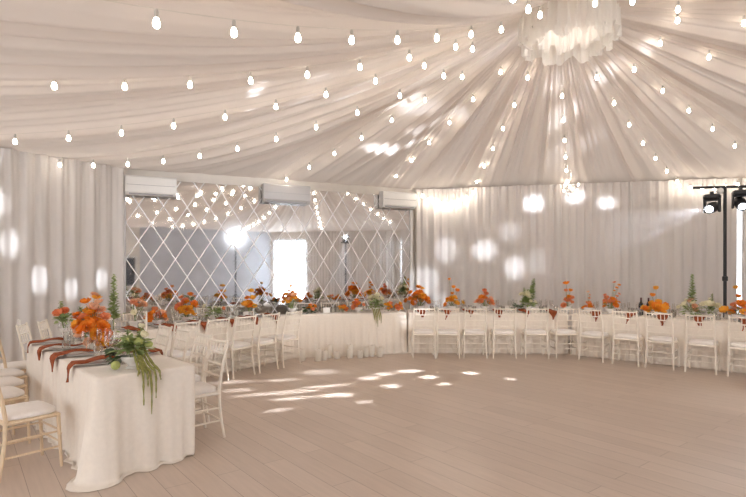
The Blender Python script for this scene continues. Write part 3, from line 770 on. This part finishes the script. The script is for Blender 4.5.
def arrangement(T, x, f, label, blooms=(), spread=.13, base=.16, n=10, pal=('orange', 'amber', 'coral'), kinds=('dahlia', 'poppy', 'rose'), tall=(), leaves=26, lsz=.07, lm='leaf', vase='bowl', seed=0, sc=1.0, group='flower arrangements on the tables', name='flower_arrangement', vm='china', spires=(), loc=None):
    r = random.Random(seed*31+5)
    if T is not T1: spread *= 1.2; sc *= 1.3; n = int(n*1.2)
    loc = loc if loc is not None else T.at(T.along(x, f), f); loc = (loc[0], loc[1], ZT)
    OCC.append((loc[0], loc[1], spread*.95+.02)); A = thing(name, label, 'flower arrangement', loc, 0, group)
    vh = {'bowl': .09, 'box': .085, 'cyl': .14, 'bud': .13, None: .0}[vase]
    if vase: vase_mb(vase).build('vase', M[vm], A)
    st = MB(); fo = MB(); bl = []
    for k in range(n):
        a = r.uniform(0, 2*pi); el = r.uniform(.15, 1.5); q = spread*r.uniform(.55, 1.05)
        bl.append((q*cos(a)*cos(el), q*sin(a)*cos(el), base+q*sin(el)*1.05-.03, r.uniform(.75, 1.25)))
    bl += [tuple(t) for t in tall]
    for (x_, y_, z_, s_) in bl:
        st.tube([(x_*.12, y_*.12, max(.01, vh-.02)), (x_*.5, y_*.5, (vh+z_)/2), (x_, y_, z_-.01)], .0028, 5)
    for k, (x_, y_, z_, s_) in enumerate(bl):
        c = pal[k % len(pal)] if k < len(pal) else r.choice(pal)
        d = Vector((x_, y_, z_-base+.08)).normalized()+Vector((r.uniform(-.3, .3), r.uniform(-.55, .1), .15)); q = d.to_track_quat('Z', 'Y').to_euler()
        link_mesh('flower', BL[(r.choice(kinds), c)], A, (x_, y_, z_), q, s_*sc)
    for k in range(leaves):
        a = r.uniform(0, 2*pi); el = r.uniform(-.35, 1.1); q = spread*r.uniform(.3, .95)
        p = (q*.6*cos(a)*cos(el), q*.6*sin(a)*cos(el), max(.02, base-.03+q*.7*sin(el)))
        leaf(fo, p, (cos(a), sin(a), el*.6), lsz*r.uniform(.7, 1.4), lsz*.42*r.uniform(.7, 1.2), r.uniform(-.6, .6))
    for (x_, y_, h, wv) in spires:
        wv *= 1.5; st.tube([(x_*.3, y_*.3, .05), (x_, y_, h*.5), (x_*1.15, y_*1.15, h)], .004, 6)
        for k in range(int(h*95)):
            z = h*(.35+.66*k/(h*95)); a = k*2.4; g = wv*(1.15-.75*(z/h-.35)/.65)
            leaf(fo, (x_*(.5+.6*z/h), y_*(.5+.6*z/h), z), (cos(a), sin(a), .55), g, g*.75, r.uniform(-.4, .4), .2)
    if st.v: st.build('stems', M['stem'], A)
    if fo.v: fo.build('foliage', M[lm], A, edge=False)
    return A
OR = ('orange', 'amber', 'coral'); CO = ('coral', 'orange', 'peach')
# the large orange arrangement of the near table: (x, y, z, scale) in metres about its vase
tall1 = [(x, y, z-.06, q) for x, y, z, q in [(-.06, 0, .52, .95), (.03, .03, .56, .9), (.0, .04, .60, .9), (.07, 0, .52, .8), (-.15, .0, .40, .95), (.02, -.02, .46, 1.2), (.08, .02, .45, 1.0), (-.02, 0, .42, 1.1), (.12, .02, .36, 1.1),
         (.02, -.1, .28, 1.3), (-.04, -.1, .24, 1.3), (.10, -.1, .22, 1.3), (.15, -.05, .20, 1.2), (.14, -.06, .29, 1.3), (-.10, -.08, .30, 1.1), (.07, -.12, .14, 1.2), (.13, -.08, .12, 1.2)]]
A1 = arrangement(T1, 92, .38, 'large orange poppy and dahlia arrangement on the near left table', spread=.17, base=.19, n=26, pal=('orange', 'amber', 'orange', 'coral', 'orange', 'peach'), kinds=('poppy', 'dahlia', 'poppy'), tall=tall1, leaves=46, vase='cyl', seed=1, sc=1.16, spires=((-.14, .06, .42, .05), (-.09, .1, .36, .05)))
# green arrangement with hanging amaranth at the near end
a_ = .12; g0 = T1.at(a_+.1, .33)
A2 = arrangement(T1, 0, 0, 'trailing green arrangement with hanging amaranth at the end of the near left table', loc=g0, spread=.16, base=.19, n=4, pal=('cream',), kinds=('rose',), leaves=120, lsz=.085, vase='bowl', seed=2, spires=((.05, .03, .34, .05), (-.06, .05, .30, .05)), group='flower arrangements on the tables', name='greenery_arrangement')
fo = MB(); r = random.Random(9)
for k in range(22):
    a = r.uniform(2.6, 4.6); leaf(fo, (-.08+r.uniform(-.05, .03), r.uniform(-.08, .02), r.uniform(.03, .15)), (cos(a), sin(a), r.uniform(-.2, .4)), r.uniform(.07, .11), r.uniform(.05, .075), r.uniform(-.5, .5))
fo.build('dark_leaves', M['darkleaf'], A2, edge=False)
en = -T1.u     # out over the near end
for k in range(6):
    side = (-.04, -.02, -.005, .01, .03, .05)[k]; hang = (.03, .26, .12, .34, .22, .08)[k]
    sd = T1.w; reach = a_+.1+.028; pts = []
    for t in range(17):
        q = t/16
        if q < .55: g = q/.55; d = .03+(reach-.03)*g; z = .15*(1-g)**1.6+.012
        else: g = (q-.55)/.45; d = reach+.022*min(1, g*4); z = .010-hang*g
        pts.append((en.x*d+sd.x*(side*(1+q)+.03+.008*sin(6*q+k)), en.y*d+sd.y*(side*(1+q)+.03), z))
    mb = MB(); mb.tube(pts, [(.005+.006*sin(pi*min(1, .15+t/17))+.002*sin(t*2.1+k)) for t in range(17)], 8)
    mb.build('amaranth_strand', M['olive'], A2)
mb = MB(); mb.ball((-.06, -.16, .05), .035, 14, 10); mb.build('seed_pod', M['pod'], A2)
for k, (p, rr) in enumerate((((.06, -.03, .22), .04), ((.12, .02, .19), .035), ((-.02, -.02, .22), .035))):
    mb = MB(); mb.ball(p, rr, 12, 8, .8); mb.build('hydrangea_head', M['pod'], A2)
arrangement(T1, 66, .45, 'green and peach arrangement farther back on the near table, left of orange poppies', n=7, pal=('coral', 'peach', 'cream'), spread=.14, base=.22, leaves=50, lsz=.08, seed=3, spires=((-.06, 0, .42, .05),))
arrangement(T1, 113, .50, 'single tall leafy green spire in a bud vase behind the orange poppies', n=0, leaves=4, vase='bud', seed=4, spires=((.01, 0, .74, .055),), loc=T1.at(1.85, .66))
# second left table
arrangement(T2, 157, .35, 'low rust orange cluster on the second left table, nearest the corner', n=11, pal=CO, spread=.11, base=.12, leaves=12, seed=5)
arrangement(T2, 135, .45, 'loose peach cosmos bunch among glasses at the second left table corner', n=9, pal=('peach', 'coral', 'cream'), spread=.15, base=.22, leaves=14, seed=6, sc=.8)
arrangement(T2, 187, .35, 'low amber yellow flower cluster on the second left table', n=12, pal=('amber', 'amber', 'orange'), spread=.12, base=.12, leaves=12, seed=7, tall=((.07, 0, .27, .8),))
arrangement(T2, 214, .35, 'bushy green foliage mound on the second left table, between two orange clusters', n=3, pal=('cream', 'coral'), spread=.14, base=.14, leaves=110, lsz=.075, seed=8, name='greenery_arrangement', sc=.7)
arrangement(T2, 249, .42, 'orange poppies with tall single bloom in a white box on the second left table', n=13, pal=('amber', 'orange', 'amber'), spread=.12, base=.14, leaves=10, vase='box', seed=9, tall=((.03, 0, .42, .9), (-.03, 0, .32, .8), (.05, 0, .30, 1)))
arrangement(T2, 200, .6, 'small orange cluster on the mirror side of the second left table', n=8, pal=('coral', 'orange'), spread=.15, base=.24, leaves=8, seed=10, tall=((.06, 0, .42, .9),), loc=T2.at(1.5, .55))
# head table
arrangement(T3, 289, .35, 'full orange and peach arrangement at the left end of the head table', n=20, pal=('orange', 'peach', 'amber', 'coral'), spread=.16, base=.20, leaves=20, seed=11, tall=((-.02, 0, .48, .9), (-.06, 0, .40, .8)), loc=T3.at(.02, .30))
for k, (x, s_) in enumerate(((311, 12), (343, 13), (358, 14), (388, 15), (398, 16))):
    arrangement(T3, x, .25, ['low orange posy on the head table beside the dark leaf mound', 'low orange posy left of the middle of the head table', 'broad low coral posy left of the trailing white flowers', 'low orange posy right of the trailing white flowers on the head table', 'last low orange posy at the right end of the head table'][k],
                n=7 if k != 2 else 15, pal=OR if k != 2 else ('coral', 'orange', 'coral'), spread=.08 if k != 2 else .12, base=.07 if k != 2 else .10, leaves=8, vase=None if k != 2 else 'bowl', seed=s_, sc=.8, name='flower_posy')
arrangement(T3, 300, .3, 'dark leafy mound beside the left end of the head table', n=0, spread=.13, base=.07, leaves=80, lm='darkleaf', lsz=.08, vase=None, seed=17, name='greenery_arrangement', loc=T3.at(.33, .28))
A3 = arrangement(T3, 376, .12, 'white and green arrangement trailing over the front of the head table', n=9, pal=('cream',), kinds=('rose', 'dahlia'), spread=.15, base=.17, leaves=80, lsz=.08, seed=18, spires=((.02, 0, .36, .04),))
for k in range(5):
    mb = MB(); sx = -.08+.03*k; q = T3.w
    pts = [(sx, 0, .12), (sx-q.x*.10, -q.y*.10, .06), (sx-q.x*.20, -q.y*.20, -.05), (sx-q.x*.215, -q.y*.215, -.12-.06*(k % 3))]
    mb.tube(pts, [.006, .01, .01, .004], 6); mb.build('trailing_strand', M['olive'], A3)
# middle table
arrangement(T4, 420, .40, 'rounded orange poppy arrangement at the left end of the middle table', n=22, pal=('orange', 'amber', 'orange'), kinds=('poppy', 'dahlia'), spread=.17, base=.17, leaves=14, seed=20, sc=1.05, tall=((-.02, 0, .44, 1), (-.17, 0, .34, .9), (.04, 0, .42, .8), (-.27, 0, .2, .9)))
arrangement(T4, 452, .40, 'airy orange arrangement with three tall blooms on the middle table', n=10, pal=('orange', 'amber'), spread=.13, base=.12, leaves=10, seed=21, tall=((-.05, 0, .60, .8), (.03, 0, .44, 1.1), (.10, 0, .38, .9), (.0, 0, .32, 1), (.2, 0, .15, .8)))
arrangement(T4, 485, .40, 'coral peach arrangement on the middle table, third from the left', n=16, pal=('coral', 'peach', 'orange'), spread=.15, base=.14, leaves=10, seed=22, tall=((-.01, 0, .40, .8), (.02, 0, .34, .9)))
arrangement(T4, 527, .40, 'tall green and white arrangement on the middle table', n=7, pal=('cream',), spread=.17, base=.16, leaves=90, lsz=.085, seed=23, spires=((.12, 0, .62, .07), (.02, .02, .42, .06), (-.05, 0, .45, .05)), name='greenery_arrangement')
arrangement(T4, 520, .25, 'dark round leaf mound left of the tall green arrangement', n=0, spread=.13, base=.09, leaves=80, lm='darkleaf', vase=None, seed=24, name='greenery_arrangement', loc=T4.at(T4.along(518, .2), .2))
arrangement(T4, 567, .40, 'slender stacked orange blooms at the right end of the middle table', n=7, pal=('orange', 'coral'), spread=.10, base=.12, leaves=10, seed=25, tall=((-.01, 0, .52, 1), (-.02, 0, .38, 1), (.06, 0, .38, 1.1), (.03, 0, .26, 1.1), (.08, 0, .24, 1)))
# far right table
arrangement(T5, 588, .35, 'low coral posy with wispy stems at the left end of the far right table', n=7, pal=CO, spread=.10, base=.10, leaves=8, seed=26, sc=.8, tall=((0, 0, .38, .5), (.03, 0, .32, .5), (.02, 0, .26, .55)))
arrangement(T5, 610, .35, 'coral arrangement with tall dried peach spray, left of the dark bottles', n=15, pal=('orange', 'coral', 'coral'), spread=.13, base=.14, leaves=10, seed=27, tall=[(.12+.05*sin(k*2.1), 0, .16+.05*k, .55) for k in range(9)]+[(-.09, 0, .34, .6)])
arrangement(T5, 656, .30, 'amber and orange mound with two stacked tall blooms, right of the dark bottles', n=18, pal=('amber', 'amber', 'orange'), spread=.16, base=.12, leaves=10, seed=28, sc=1.1, tall=((0, 0, .46, 1.1), (-.06, 0, .34, 1.1), (.05, 0, .24, 1)))
arrangement(T5, 691, .40, 'green arrangement with one tall leafy spire, left of the stand pole', n=9, pal=('cream', 'peach'), spread=.17, base=.12, leaves=60, lsz=.08, seed=29, spires=((.02, 0, .72, .06),), name='greenery_arrangement')
arrangement(T5, 709, .40, 'pale green and cream bunch just left of the stand pole', n=9, pal=('cream',), spread=.13, base=.16, leaves=50, lsz=.07, seed=30, spires=((.05, 0, .40, .045),), name='greenery_arrangement')
arrangement(T5, 738, .30, 'orange arrangement with tall stacked blooms at the right picture edge', n=14, pal=('orange', 'peach', 'coral', 'amber'), spread=.15, base=.12, leaves=10, seed=31, tall=((-.03, 0, .50, 1), (0, 0, .36, 1.1), (.08, 0, .28, 1)))

# ------------------------------------------------------------------ candles, bottles, small table things
def candle(loc, r_, h, label, group, holder=False):
    T = thing('pillar_candle' if not holder else 'votive_candle', label, 'candle', loc, 0, group)
    m = MB(); m.lathe([(.001, 0), (r_-.003, 0), (r_, .004), (r_, h-.004), (r_-.004, h), (r_*.5, h-.006), (.001, h-.008)], 18, caps=False); m.build('wax', M['wax'], T)
    m = MB(); m.tube([(0, 0, h-.01), (.001, 0, h+.012)], .0015, 5); m.build('wick', M['wick'], T)
    if holder:
        m = MB(); m.lathe([(.001, 0), (r_+.004, 0), (r_+.006, .004), (r_+.006, h+.035), (r_+.003, h+.035), (r_+.003, .003)], 16, caps=False); m.build('glass_holder', M['glass'], T)
    return T
fl = [(302, 361, .055, .19), (318, 361, .06, .19), (324.5, 360, .05, .16), (329, 357, .05, .22), (337, 358.5, .055, .12), (350, 358, .055, .15), (350.5, 355, .045, .22), (360, 358, .05, .13), (366, 357, .05, .17), (372, 356.5, .05, .2), (379.5, 357, .055, .17)]
nm = ['first', 'second', 'third', 'fourth', 'fifth', 'sixth', 'seventh', 'eighth', 'ninth', 'tenth', 'last']
for k, (x, y, r_, h) in enumerate(fl):
    d = F*EYE/(y-YH); X = (x-CX)/F*d
    q = Vector((X, d))-T3.S; pp = q.dot(T3.w); mx_ = -.17-(.12 if k in (1, 4, 7) else 0)
    if pp > mx_: X += T3.w.x*(mx_-pp); d += T3.w.y*(mx_-pp); X = (x-CX)/F*d
    candle((X, d, .0), r_, h, 'white pillar candle on the floor before the head table, %s from the left' % nm[k], 'candles on the floor')
for k, x in enumerate((306, 322, 332, 337.5, 352, 355, 393, 318)):
    a = T3.along(x, .42); p = T3.at(a, .42 if k != 7 else .55)
    candle((p.x, p.y, ZT), .032, .07, 'white votive candle in glass on the head table', 'votive candles on the head table', True)
for k, x in enumerate((436, 462, 470, 500, 545, 556)):
    p = T4.at(T4.along(x, .5), .5); candle((p.x, p.y, ZT), .032, .07, 'white votive candle in glass on the middle table', 'votive candles on the middle table', True)
for k, x in enumerate((630, 635, 668, 674, 700, 722)):
    p = T5.at(T5.along(x, .5), .5); candle((p.x, p.y, ZT), .032, .08, 'white votive candle in glass on the far right table', 'votive candles on the far right table', True)
for k, a in enumerate((.75, 1.3, 2.2)):
    p = T1.at(a, .30); candle((p.x, p.y, ZT), .032, .09, 'white votive candle in glass on the near left table', 'votive candles on the near left table', True)
for k, a in enumerate((.3, 1.1, 1.95, 2.6)):
    p = T2.at(a, .55); candle((p.x, p.y, ZT), .032, .09, 'white votive candle in glass on the second left table', 'votive candles on the second left table', True)
# taper candle by the orange poppies
for k, (a, f) in enumerate(((.62, .58),)):
    p = T1.at(a, f); t = thing('taper_candle', 'cream taper candle right of the big orange poppies', 'candle', (p.x, p.y, ZT))
    m = MB(); m.lathe([(.001, 0), (.03, 0), (.03, .01), (.011, .02), (.011, .05), (.015, .07), (.001, .07)], 14, caps=False); m.build('holder', M['glass'], t)
    m = MB(); m.lathe([(.011, .05), (.011, .1), (.008, .42), (.001, .425)], 12); m.build('candle', M['wax'], t)
for k, x in enumerate((641, 648.5)):
    p = T5.at(T5.along(x, .45), .45)
    OCC.append((p.x, p.y, .045)); t = thing('wine_bottle', ['dark wine bottle on the far right table, left one of two', 'dark wine bottle on the far right table, right one of two'][k], 'bottle', (p.x, p.y, ZT), 0, 'dark wine bottles')
    m = MB(); m.lathe([(.001, 0), (.034, 0), (.037, .006), (.037, .18), (.030, .21), (.015, .235), (.0135, .30), (.001, .30)], 18, caps=False); m.build('body', M['bottle'], t)
    m = MB(); m.lathe([(.0145, .255), (.0145, .295), (.016, .297), (.016, .306), (.001, .307)], 14, caps=False); m.build('foil_cap', M['foil'], t)
    m = MB(); m.lathe([(.0375, .06), (.0375, .13)], 18, caps=False); m.build('paper_label', M['grey'], t)
# menu cards
for k, (T, x, f, lab) in enumerate(((T3, 326, .35, 'white folded card on the head table, left of its middle'), (T4, 510, .3, 'white folded card on the middle table near the dark leaf mound'), (T1, 52, .55, 'white table card on the near left table among green stems'))):
    p = T.at(T.along(x, f), f); t = tag(MB_card(p) if False else link_mesh('table_card', CARD, None, (p.x, p.y, ZT), (0, 0, atan2(T.u.y, T.u.x)), 1.6), lab, 'card')

# keep the small glassware and candles clear of vases, bottles and one another
RAD = {'wine_glass': .042, 'champagne_flute': .034, 'tumbler': .04, 'votive_candle': .04, 'table_card': .07}
nr = random.Random(21)
def inside(x, y):
    for T in (T1, T2, T3, T4, T5):
        q = Vector((x, y))-T.S; a, f = q.dot(T.u), q.dot(T.w)
        if .05 < a < T.L-.05 and .05 < f < T.W-.05: return True
    return False
for o in [o for o in COL.objects if o.parent is None and o.name.split('.')[0] in RAD]:
    rr = RAD[o.name.split('.')[0]]; x, y = o.location.x, o.location.y
    for t in range(160):
        if all((x-a)**2+(y-b)**2 > (rr+c)**2 for a, b, c in OCC) and inside(x, y): break
        an = nr.uniform(0, 2*pi); q = .02+.003*t; x = o.location.x+q*cos(an); y = o.location.y+q*sin(an)
    o.location.x, o.location.y = x, y; OCC.append((x, y, rr))

# ------------------------------------------------------------------ moving heads and added floor lamp: spots of light on curtains, drapes and floor
SPOTS = True
def on_wall(x, y, i=2, off=.2):
    d = Vector(((x-CX)/F, 1)); a, b, u, n = wdir(i); t = (a+n*off).dot(n)/d.dot(n); return px(x, y, t)
def on_floor(x, y): d = F*EYE/(y-YH); return Vector(((x-CX)/F*d, d, 0))
R1L = (h1.x-.05, h1.y-.15, h1.z-.24)
UP = (-3.05, 9.05, .42)
ft = thing('floor_par_light', 'small black floor lamp tilted up between the second left table and the mirror', 'stage light', (UP[0], UP[1], 0), 2.2)  # unseen lamp added to throw patches on the ceiling drapes
mb = MB(); mb.box((0, 0, .02), (.22, .16, .03), bev=.008); mb.build('base', M['dark'], ft)
mb = MB(); mb.lathe([(.05, .12), (.08, .14), (.085, .30), (.07, .30), (.065, .29), (.001, .28)], 16, caps=False); mb.tube([(-.09, 0, .03), (-.09, 0, .2)], .01, 6); mb.tube([(.09, 0, .03), (.09, 0, .2)], .01, 6); mb.build('housing', M['dark'], ft)
mb = MB(); mb.lathe([(.001, .292), (.064, .292)], 16, caps=False); mb.build('lens', M['lens'], ft)
def ceil_z(x, y):
    v = Vector((x, y))-CTR; r = v.length; phi = atan2(v.y, v.x); Rw = wall_hit(CTR, v.normalized())[0]; q = (r-RING)/(Rw-RING); sag, t = prof(phi)
    return APEX+(ZW-APEX)*q-4*max(sag-.1, -.03)*q*(1-q)
def on_ceil(x, y):
    d = 2.0
    while d < 14:
        p = px(x, y, d)
        if p.z > ceil_z(p.x, p.y)-.03: return p
        d += .05
    return p
for x, y, w_, p, sy in ((535, 203, 2.3, 3600, 1), (486, 250, 2.6, 2300, 1), (516, 268, 2.2, 2600, 1.3), (608, 203, 2.2, 2600, .8), (425, 283, 3.2, 2300, 1.2), (447, 250, 2.3, 1500, 1.4), (511, 232, 2.4, 800, 1), (576, 196, 2.4, 3600, .8), (440, 302, 2.0, 1500, 1), (538, 262, 2.2, 600, 1.5)):
    spot(B1, on_wall(x, y), w_*1.15, p*2.6, .85, 1, sy)
for x, y, w_, p in ((5, 203, 2.0, 5200), (20, 243, 1.8, 5200), (46, 279, 1.8, 5200), (78, 288, 1.5, 4200), (107, 278, 1.6, 4200), (5, 152, 1.5, 3800)):
    spot(R1L, on_wall(x, y, 0), w_, p*1.3, .8, .7, 1.5)
for x, y, w_, p in ((256, 97, 1.4, 2600), (310, 93, 1.6, 1900), (362, 92, 2.6, 2600), (385, 107, 2.8, 2600), (392, 142, 2.6, 2200), (420, 102, 2.2, 2200), (445, 118, 2.0, 1700), (432, 72, 2.2, 2200), (462, 58, 1.8, 1900), (485, 52, 2.2, 2200)):
    spot(UP, on_ceil(x, y), w_*2.6, p*.85, .95, .8, 1.5)
for x, y, w_, p in ((558, 82, 2.4, 1700), (602, 76, 2.3, 1900), (566, 114, 2.6, 2200), (640, 50, 1.8, 1100), (565, 150, 2.4, 800), (590, 142, 2.2, 700)):
    spot(B1, on_ceil(x, y), w_*1.3, p*4, .95)
for x, y, w_, p, sx, sy in ((229, 382, 1.4, 2600, 2, .7), (237, 390, 1.1, 3000, 2, .6), (250, 395, 1.2, 2400, 1.6, .7), (280, 380, 1.2, 2200, 2, .7), (289, 392, 1.6, 2600, 1.6, .9), (293, 398, 1.1, 3600, 1.6, .8), (277, 410, .9, 2600, 1.8, .6), (326, 386, 1.5, 3000, 1.3, .9),
        (331, 395, 1.3, 3400, 1.6, .6), (343, 395, 1.1, 3400, 2.2, .5), (368, 378, 1.3, 2600, 2.6, .6), (390, 386, 1.2, 2800, 2.8, .5), (383, 374, 1.3, 2600, 2.6, .6), (409, 371, 1.6, 3000, 2.2, .8), (428, 377, 1.3, 2800, 2.6, .6), (443, 384, 1.0, 2400, 2.6, .5), (362, 402, .8, 2200, 2.2, .5), (470, 373, 1.4, 2000, 3, .6), (320, 372, 1.6, 1800, 3, .7), (510, 379, 1.0, 1500, 3, .5)):
    spot(R1L, on_floor(x, y), w_*1.6, p*4.5, 1, sx*.55, sy)

# broad low washes added at the moving heads to brighten the far tables
spot(B1, (2.6, 9.6, .55), 34, 1500, 1, 1, .30, (1, .95, .9))
spot(B1, (-.4, 9.4, .55), 26, 900, 1, 1, .36, (1, .95, .9))
spot(B2, (-1.9, 8.4, .6), 26, 700, 1, 1, .36, (1, .95, .9))
spot((.2, -1.6, 2.9), (5.0, 8.4, .5), 24, 1100, 1, 1, .36, (1, .95, .9))
q = px(403, 319, 9.8); spot(B1, (q.x, q.y, q.z), 2.2, 5000, .9, 1, 1)
# hazy beams
def haze(src, tgt, r0, r1, L, dens, power, label):
    m_ = bpy.data.materials.new('lit_haze'); m_.use_nodes = True; nt = m_.node_tree; nt.nodes.remove(nt.nodes['Principled BSDF'])
    v = nt.nodes.new('ShaderNodeVolumeScatter'); v.inputs['Density'].default_value = dens; v.inputs['Anisotropy'].default_value = .25; v.inputs['Color'].default_value = (.93, .95, 1, 1)
    nt.links.new(v.outputs[0], nt.nodes['Material Output'].inputs['Volume'])
    mb = MB(); N = 8
    mb.loft([[((r0+(r1-r0)*i/N)*cos(2*pi*k/24), (r0+(r1-r0)*i/N)*sin(2*pi*k/24), -L*i/N) for k in range(24)] for i in range(N+1)])
    mb.f = [tuple(reversed(f)) for f in mb.f]
    d = (Vector(tgt)-Vector(src)).normalized()
    o = mb.build('haze', m_, loc=Vector(src)+d*.02); o.rotation_euler = d.to_track_quat('-Z', 'Y').to_euler(); o['kind'] = 'stuff'; tag(o, label, 'haze')
    spot(Vector(src)+d*.01, tgt, math.degrees(2*math.atan(r1/L)), power, .8)
def front(loc, aim, up):
    c = Vector(loc)+Vector((0, 0, up)); d = (Vector(aim)-c).normalized(); return tuple(c+d*.20)
b1f = front(B1, (-2.73, 10.29, 2.2), .12); haze(b1f, (-2.73, 10.29, 2.2), .06, .62, 3.0, .16, 900, 'bluish lit haze in the beam mirrored left of the bright window')
b2f = front(B2, (5.0, 5.6, .4), .12); haze(b2f, (5.0, 5.6, .4), .06, .62, 2.3, .22, 110, 'bluish lit haze fanning down from the light mirrored right of the bright window')
h1f = (h1.x-.14, h1.y-.12, h1.z-.22); haze(h1f, px(600, 232, 8.4), .06, .42, 2.4, .05, 400, 'faint lit haze left of the hanging moving head light')
